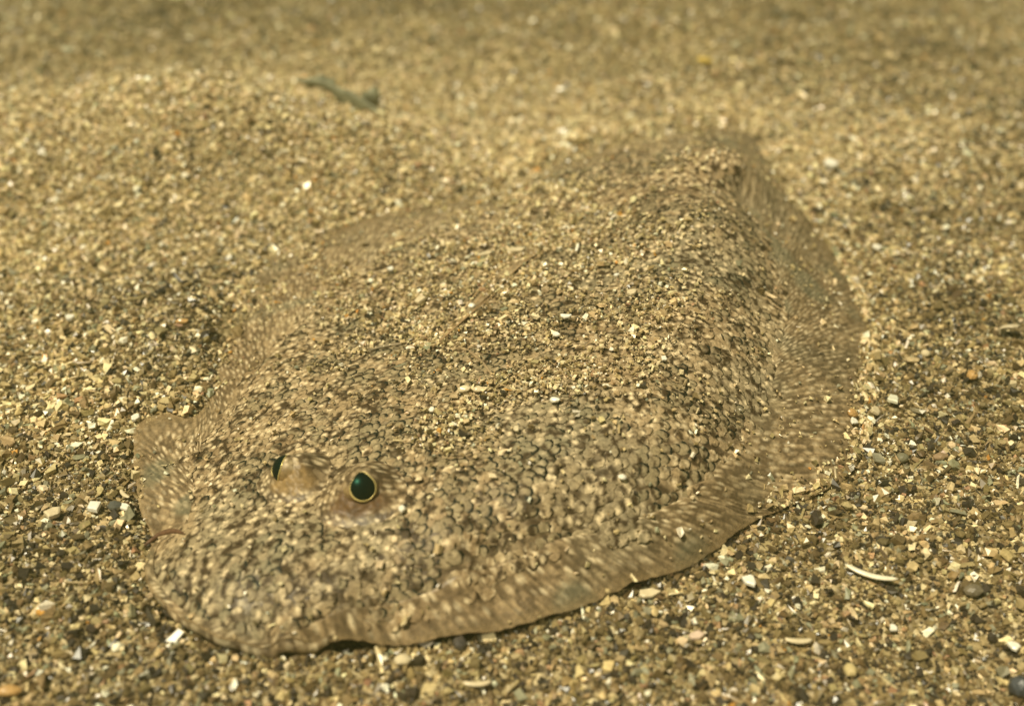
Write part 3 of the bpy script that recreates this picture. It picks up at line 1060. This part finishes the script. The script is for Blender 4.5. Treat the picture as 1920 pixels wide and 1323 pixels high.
def chip(name, px, py, wpx, hpx, col, label, cat, kind='flake', rot=0.0, lift=.4, seed=0, group=None, tilt=0.0):
    r2 = np.random.default_rng(1000 + seed)
    p, n, on = surf_at(px, py)
    dist = np.linalg.norm(p - np.array([0, 0, CAM_H]))
    mpp = dist / FPX
    w = wpx * mpp; h = hpx * mpp
    if kind == 'flake':       # irregular faceted plate
        k = 6
        th = np.sort(np.linspace(0, 2 * np.pi, k, endpoint=False) + r2.uniform(-.42, .42, k))
        rr = r2.uniform(.55, 1.05, k)
        ring = np.stack([np.cos(th) * rr * w / 2 * .95, np.sin(th) * rr * max(h * 1.5, w * .45) / 2], 1)
        th_ = min(w, h * 1.5) * .16
        V = []
        for s_, zz in ((.8, -1), (1, -.5), (.98, .6), (.75, .9)):
            V += [(a * s_, b * s_, zz * th_ + .15 * (a * a + b * b) / w + r2.uniform(-.1, .1) * th_) for a, b in ring]
        V.append((0, 0, th_ * 1.05)); V.append((0, 0, -th_))
        F = [tuple(f) for f in grid_faces(4, k, wrap=True)]
        F += [(3 * k + j, 3 * k + (j + 1) % k, 4 * k) for j in range(k)] + [((j + 1) % k, j, 4 * k + 1) for j in range(k)]
        V = np.array(V)
    elif kind == 'pebble':
        V, F = ICO_V.copy(), ICO_F
        mid = {}; V = list(V); F2 = []
        def m_(a, b):
            key = (min(a, b), max(a, b))
            if key not in mid:
                v = (V[a] + V[b]); v = v / np.linalg.norm(v); mid[key] = len(V); V.append(v)
            return mid[key]
        for (a, b, c) in F:
            ab, bc_, ca = m_(a, b), m_(b, c), m_(c, a)
            F2 += [(a, ab, ca), (b, bc_, ab), (c, ca, bc_), (ab, bc_, ca)]
        V = np.array(V) * (1 + r2.uniform(-.10, .10, (len(V), 1))) + r2.uniform(-.05, .05, (len(V), 3))
        V = V * np.array([w / 2, h * .62, h * .5]); F = F2
    elif kind == 'sliver':    # curved splinter of shell
        t = np.linspace(-1, 1, 18)
        V_, F = [], None
        P = np.stack([t * w / 2, (t ** 2 - .5) * w * .09, .0006 + .16 * w * (1 - np.abs(t)) * 0 + .05 * w * t ** 2], 1)
        r = h * .5 * (1 - np.abs(t) ** 3) ** .5 + h * .08
        V, F = tube(P, r, 8)
        F = [tuple(f) for f in F]
        ca = len(V); V = np.vstack([V, P[:1], P[-1:]])
        F += [(j, ca, (j + 1) % 8) for j in range(8)] + [(17 * 8 + (j + 1) % 8, ca + 1, 17 * 8 + j) for j in range(8)]
        V[:, 2] = P[:, 2].mean() + (V[:, 2] - P[:, 2].mean()) * .6
    else:                     # hollow shell fragment: a curved piece of a bowl
        a = np.linspace(-.9, .9, 12); b = np.linspace(.15, 1.15, 10)
        A_, B_ = np.meshgrid(a, b, indexing='ij')
        rr = 1 + .03 * np.cos(A_ * 30)
        o_ = np.stack([np.sin(A_) * np.sin(B_) * w * .62 * rr, (np.cos(A_) * np.sin(B_) - .5) * w * .6 * rr, np.cos(B_) * h * .9], -1)
        i_ = o_ * .9 - np.array([0, 0, h * .10])
        V = np.concatenate([o_.reshape(-1, 3), i_.reshape(-1, 3)])
        g = grid_faces(12, 10); nn = 120
        F = [tuple(f) for f in g] + [tuple(f[::-1] + nn) for f in g]
        bd = [i * 10 for i in range(12)] + [110 + j for j in range(1, 10)] + [i * 10 + 9 for i in range(10, -1, -1)] + [j for j in range(8, 0, -1)]
        F += [(bd[i], bd[(i + 1) % len(bd)], bd[(i + 1) % len(bd)] + nn, bd[i] + nn) for i in range(len(bd))]
    c = np.tile(np.array(col), (len(V), 1)) * r2.uniform(.93, 1.05, (len(V), 1))
    o = mesh_obj(name, V, F if isinstance(F, list) else F, M_shell, smooth=(kind in ('sliver', 'bowl')), colors=c)
    zoff = h * lift + (.0008 if on else .0011)
    o.location = Vector(p) + Vector(n) * zoff
    q = Vector((0, 0, 1)).rotation_difference(Vector(n))
    o.rotation_mode = 'QUATERNION'
    o.rotation_quaternion = q @ Matrix.Rotation(rot, 3, 'Z').to_quaternion() @ Matrix.Rotation(tilt, 3, 'X').to_quaternion()
    tag(o, label, cat, group)
    return o


WH, CR, YE, OR, DK, GY_ = (.84, .80, .68), (.66, .55, .35), (.58, .46, .22), (.50, .30, .11), (.05, .055, .06), (.42, .42, .34)
BR, PK = (.28, .17, .08), (.66, .50, .38)
CH = [
    ('shell_chip', 257, 794, 20, 16, WH, 'bright white round chip at the upper corner of the fish\'s snout fringe', 'shell chip', 'flake', 0),
    ('shell_fragment', 178, 963, 36, 26, WH, 'white angular shell fragment on the sand left of the snout, beside a dark pebble', 'shell fragment', 'flake', .4),
    ('shell_chip', 236, 962, 22, 22, WH, 'small white square chip between the dark pebble and the snout', 'shell chip', 'flake', 1.1),
    ('dark_pebble', 218, 960, 26, 18, (.10, .10, .085), 'dark grey pebble between two white chips left of the snout', 'pebble', 'pebble', 0),
    ('shell_fragment', 105, 975, 38, 24, CR, 'cream triangular shell fragment farthest left of the white chips by the snout', 'shell fragment', 'flake', .2),
    ('shell_splinter', 236, 937, 30, 7, CR, 'thin pale splinter leaning above the white chip by the snout', 'splinter', 'sliver', -.8),
    ('shell_fragment', 1556, 320, 34, 22, WH, 'blurred white shell fragment on the sand beyond the rear of the fish', 'shell fragment', 'flake', .2),
    ('shell_chip', 1642, 474, 22, 16, WH, 'white chip on the sand right of the fish\'s rear fringe', 'shell chip', 'flake', .5),
    ('shell_chip', 133, 607, 26, 18, WH, 'white chip catching light on the sand near the left border', 'shell chip', 'flake', .9),
    ('shell_chip', 431, 494, 16, 16, WH, 'small white chip on the sand above the fish\'s far fringe', 'shell chip', 'flake', .3),
    ('shell_fragment', 756, 1247, 32, 18, CR, 'rounded cream shell fragment on the sand just below the near fringe', 'shell fragment', 'pebble', 0),
    ('curved_shell_splinter', 1630, 1088, 92, 10, (.82, .74, .56), 'long pale curved splinter casting a dark shadow right of the fish', 'splinter', 'sliver', -.42),
    ('shell_splinter', 895, 1292, 52, 10, CR, 'pale straight splinter lying at the bottom edge below the fish', 'splinter', 'sliver', .05),
    ('shell_fragment', 1405, 1103, 30, 26, WH, 'white three-cornered fragment on the sand below the near fringe\'s rear end', 'shell fragment', 'flake', .6),
    ('shell_fragment', 1215, 1123, 50, 18, CR, 'cream clump-like fragment touching the near fringe from below', 'shell fragment', 'flake', .1),
    ('shell_fragment', 1305, 1203, 44, 18, PK, 'pinkish elongated fragment on the sand below the near fringe', 'shell fragment', 'flake', .25),
    ('shell_splinter', 1495, 1212, 48, 10, CR, 'pale bar-shaped splinter on dark sand at the lower right', 'splinter', 'sliver', -.05),
    ('pale_pebble', 1592, 1268, 24, 22, YE, 'yellowish oval pebble at the lower right edge of the sand hollow', 'pebble', 'pebble', 0),
    ('dark_pebble', 1908, 1302, 40, 34, DK, 'blue-black stone cut off by the bottom right corner', 'pebble', 'pebble', 0),
    ('shell_chip', 1897, 1222, 26, 20, WH, 'white chip on the sand near the lower right border, above the dark stone', 'shell chip', 'flake', .7),
    ('shell_chip', 1672, 1186, 20, 12, WH, 'small white flake on the sand below the curved splinter', 'shell chip', 'flake', .2),
    ('shell_fragment', 1672, 762, 26, 24, (.70, .68, .52), 'greenish white fragment in the pale cluster at the fish\'s right edge', 'shell fragment', 'flake', .9),
    ('shell_fragment', 1630, 778, 24, 22, CR, 'cream fragment next to the orange crumb at the fish\'s right edge', 'shell fragment', 'flake', 2.0),
    ('orange_pebble', 1592, 780, 22, 14, OR, 'orange-brown crumb touching the right fringe of the fish', 'pebble', 'pebble', 0),
    ('shell_chip', 1594, 795, 20, 12, WH, 'white flake under the orange crumb at the right fringe', 'shell chip', 'flake', 0),
    ('pale_pebble', 1733, 672, 16, 13, CR, 'round cream pebble on the sand right of the fish, above a dark patch', 'pebble', 'pebble', 0),
    ('dark_pebble', 1690, 868, 22, 16, (.19, .175, .11), 'grey-green pebble on the sand right of the fish\'s rear lobe', 'pebble', 'pebble', 0),
    ('brown_pebble', 1760, 866, 30, 14, (.30, .20, .11), 'red-brown oblong pebble on the sand right of the grey-green one', 'pebble', 'pebble', .3),
    ('brown_pebble', 1822, 1118, 34, 20, (.17, .14, .09), 'dark brown rounded pebble on the sand at the lower right', 'pebble', 'pebble', 0),
    ('shell_fragment', 1890, 635, 50, 20, (.60, .50, .33), 'tan hollow shell fragment on the sand by the right border', 'shell fragment', 'bowl', .2),
    ('yellow_pebble', 1820, 715, 20, 18, OR, 'orange and white grain on the sand between the fish and right border', 'pebble', 'pebble', 0),
    ('yellow_leaf_scrap', 1322, 125, 46, 18, (.72, .52, .14), 'blurred yellow scrap lying on the sand far behind the fish', 'scrap', 'flake', .1),
    ('shell_fragment', 338, 6, 34, 18, (.85, .76, .44), 'blurred pale yellow fragment at the very top of the sand slope', 'shell fragment', 'flake', .3),
    ('orange_pebble', 20, 1305, 40, 18, OR, 'blurred orange grain in the bottom left corner', 'pebble', 'pebble', 0),
    ('dark_pebble', 862, 1218, 26, 24, (.07, .06, .05), 'dark pebble tucked under the near fringe of the fish', 'pebble', 'pebble', 0),
    ('orange_pebble', 343, 610, 24, 9, OR, 'small orange bar-like grain on the sand left of the far fringe', 'pebble', 'pebble', 0),
    # on the back
    ('white_grain', 1041, 757, 20, 11, WH, 'oval white grain on the fish\'s back below the gill sand patch, brightest one', 'grain', 'pebble', -.2),
    ('white_grain', 886, 580, 14, 9, WH, 'small oval white grain beside the lower end of the folded side fin', 'grain', 'pebble', 0),
    ('white_grain', 1164, 896, 16, 9, WH, 'white grain alone on the scales near the near fringe', 'grain', 'pebble', 0),
    ('shell_fragment', 968, 477, 44, 12, CR, 'long pale flake on the sand-dusted rear of the fish\'s back', 'shell fragment', 'flake', -.15),
    ('shell_fragment', 912, 484, 30, 12, CR, 'cream flake left of the longest pale flake on the back', 'shell fragment', 'flake', .2),
    ('shell_chip', 735, 512, 14, 12, WH, 'white chip on the far shoulder of the fish', 'shell chip', 'flake', .4),
    ('shell_fragment', 790, 572, 34, 16, CR, 'cream star-shaped flake in the middle of the sand patch on the back', 'shell fragment', 'flake', .9),
    ('shell_fragment', 872, 738, 26, 14, CR, 'left one of two touching cream grains behind the eyes', 'shell fragment', 'pebble', 0),
    ('shell_fragment', 898, 738, 24, 12, CR, 'right one of two touching cream grains behind the eyes', 'shell fragment', 'pebble', 0),
    ('shell_chip', 1044, 636, 18, 16, WH, 'white three-cornered chip on the back right of the folded side fin', 'shell chip', 'flake', .5),
    ('shell_chip', 1064, 603, 16, 18, WH, 'white upright chip on the back above the three-cornered one', 'shell chip', 'flake', 1.2),
    ('shell_chip', 970, 811, 18, 11, CR, 'cream flake on the lower tip of the sand patch behind the eyes', 'shell chip', 'flake', .1),
    ('shell_chip', 757, 960, 13, 12, WH, 'small white grain on the scales just right of the near eye', 'shell chip', 'pebble', .1),
    ('shell_chip', 1243, 679, 15, 10, WH, 'white flake on the scales toward the fish\'s right side', 'shell chip', 'flake', .1),
    ('shell_chip', 812, 775, 12, 10, WH, 'white speck on scales between the eyes and the two cream grains', 'shell chip', 'pebble', .1),
    ('shell_fragment', 1185, 558, 30, 14, CR, 'cream flake on the dusted upper part of the back, right of centre', 'shell fragment', 'flake', .3),
    ('white_grain', 1157, 522, 16, 8, WH, 'tiny white flat grain highest on the dusted back', 'grain', 'flake', .1),
]
for i, r in enumerate(CH):
    nm, px, py, w, h, col, lab, cat, kd, rot = r
    chip(nm, px, py, w, h, col, lab, cat, kd, rot, seed=i)

# ------------------------------------------------------------------ seaweed scrap behind the left mound
wd = bpy.data.objects.new('seaweed_scrap', None)
Y_W = .525


def on_y(px, py, Y=Y_W):
    """Point under a pixel at depth Y."""
    a_, b_ = at(px, py, 0.0), np.array([0, 0, CAM_H])
    t_ = Y / a_[1]
    return b_ + (a_ - b_) * t_


wp = on_y(700, 222)
wd.location = wp
link(wd)
tag(wd, 'blurred dark green scrap of seaweed with an upright lobe behind the sand mound', 'seaweed')


def frond(pts, widths, thick, name, tip=1.0):
    P = catmull(np.array(pts), 8, closed=False)
    w = np.interp(np.linspace(0, 1, len(P)), np.linspace(0, 1, len(widths)), widths)
    T = np.gradient(P, axis=0); T /= np.linalg.norm(T, axis=1, keepdims=True)
    S = np.cross(T, np.array([0, 1.0, .3])); S /= np.linalg.norm(S, axis=1, keepdims=True)
    Nn = np.cross(S, T)
    th = np.linspace(0, 2 * np.pi, 12, endpoint=False)
    wob = 1 + .15 * np.sin(np.linspace(0, 14, len(P)))
    V = P[:, None] + (S[:, None] * np.cos(th)[None, :, None] * (w * wob)[:, None, None] + Nn[:, None] * np.sin(th)[None, :, None] * thick)
    V = V.reshape(-1, 3)
    F = [tuple(f) for f in grid_faces(len(P), 12, wrap=True)]
    F += [tuple(range(11, -1, -1)), tuple(range(len(V) - 12, len(V)))]
    mesh_obj(name, V, F, M_weed, wd, colors=np.tile([.23, .23, .145], (len(V), 1)))


def rel(L):
    return [tuple(on_y(a, b, Y_W + c) - wp) for a, b, c in L]


frond(rel([(560, 150, .006), (610, 160, .004), (650, 186, 0), (700, 212, -.006), (745, 228, -.012)]), [.0008, .0025, .0048, .0045, .001], .0011, 'stem')
frond(rel([(655, 208, 0), (680, 198, 0), (698, 182, .002), (704, 164, .004)]), [.002, .004, .0048, .001], .0009, 'frond')
frond(rel([(575, 160, .01), (600, 152, .01), (628, 154, .01)]), [.002, .003, .001], .0015, 'frond')

# ------------------------------------------------------------------ turbid water
m, nt, b = nmat('turbid_water')
nt.nodes.remove(b)
pv = nt.nodes.new('ShaderNodeVolumePrincipled')
pv.inputs['Color'].default_value = (.31, .33, .16, 1)
pv.inputs['Density'].default_value = 0.42
pv.inputs['Anisotropy'].default_value = 0.3
nt.links.new(pv.outputs[0], nt.nodes['Material Output'].inputs['Volume'])
hx, y0, y1, z0, z1 = 33, -6, 43, -1.3, .30
V = [(sx_ * hx, yy, zz) for zz in (z0, z1) for yy in (y0, y1) for sx_ in (-1, 1)]
hz = mesh_obj('haze', V, CUBE_F, m, smooth=False)
tag(hz, kind='stuff')
hz['label'] = 'faint yellow-green murk in the sea water'
hz['category'] = 'water'
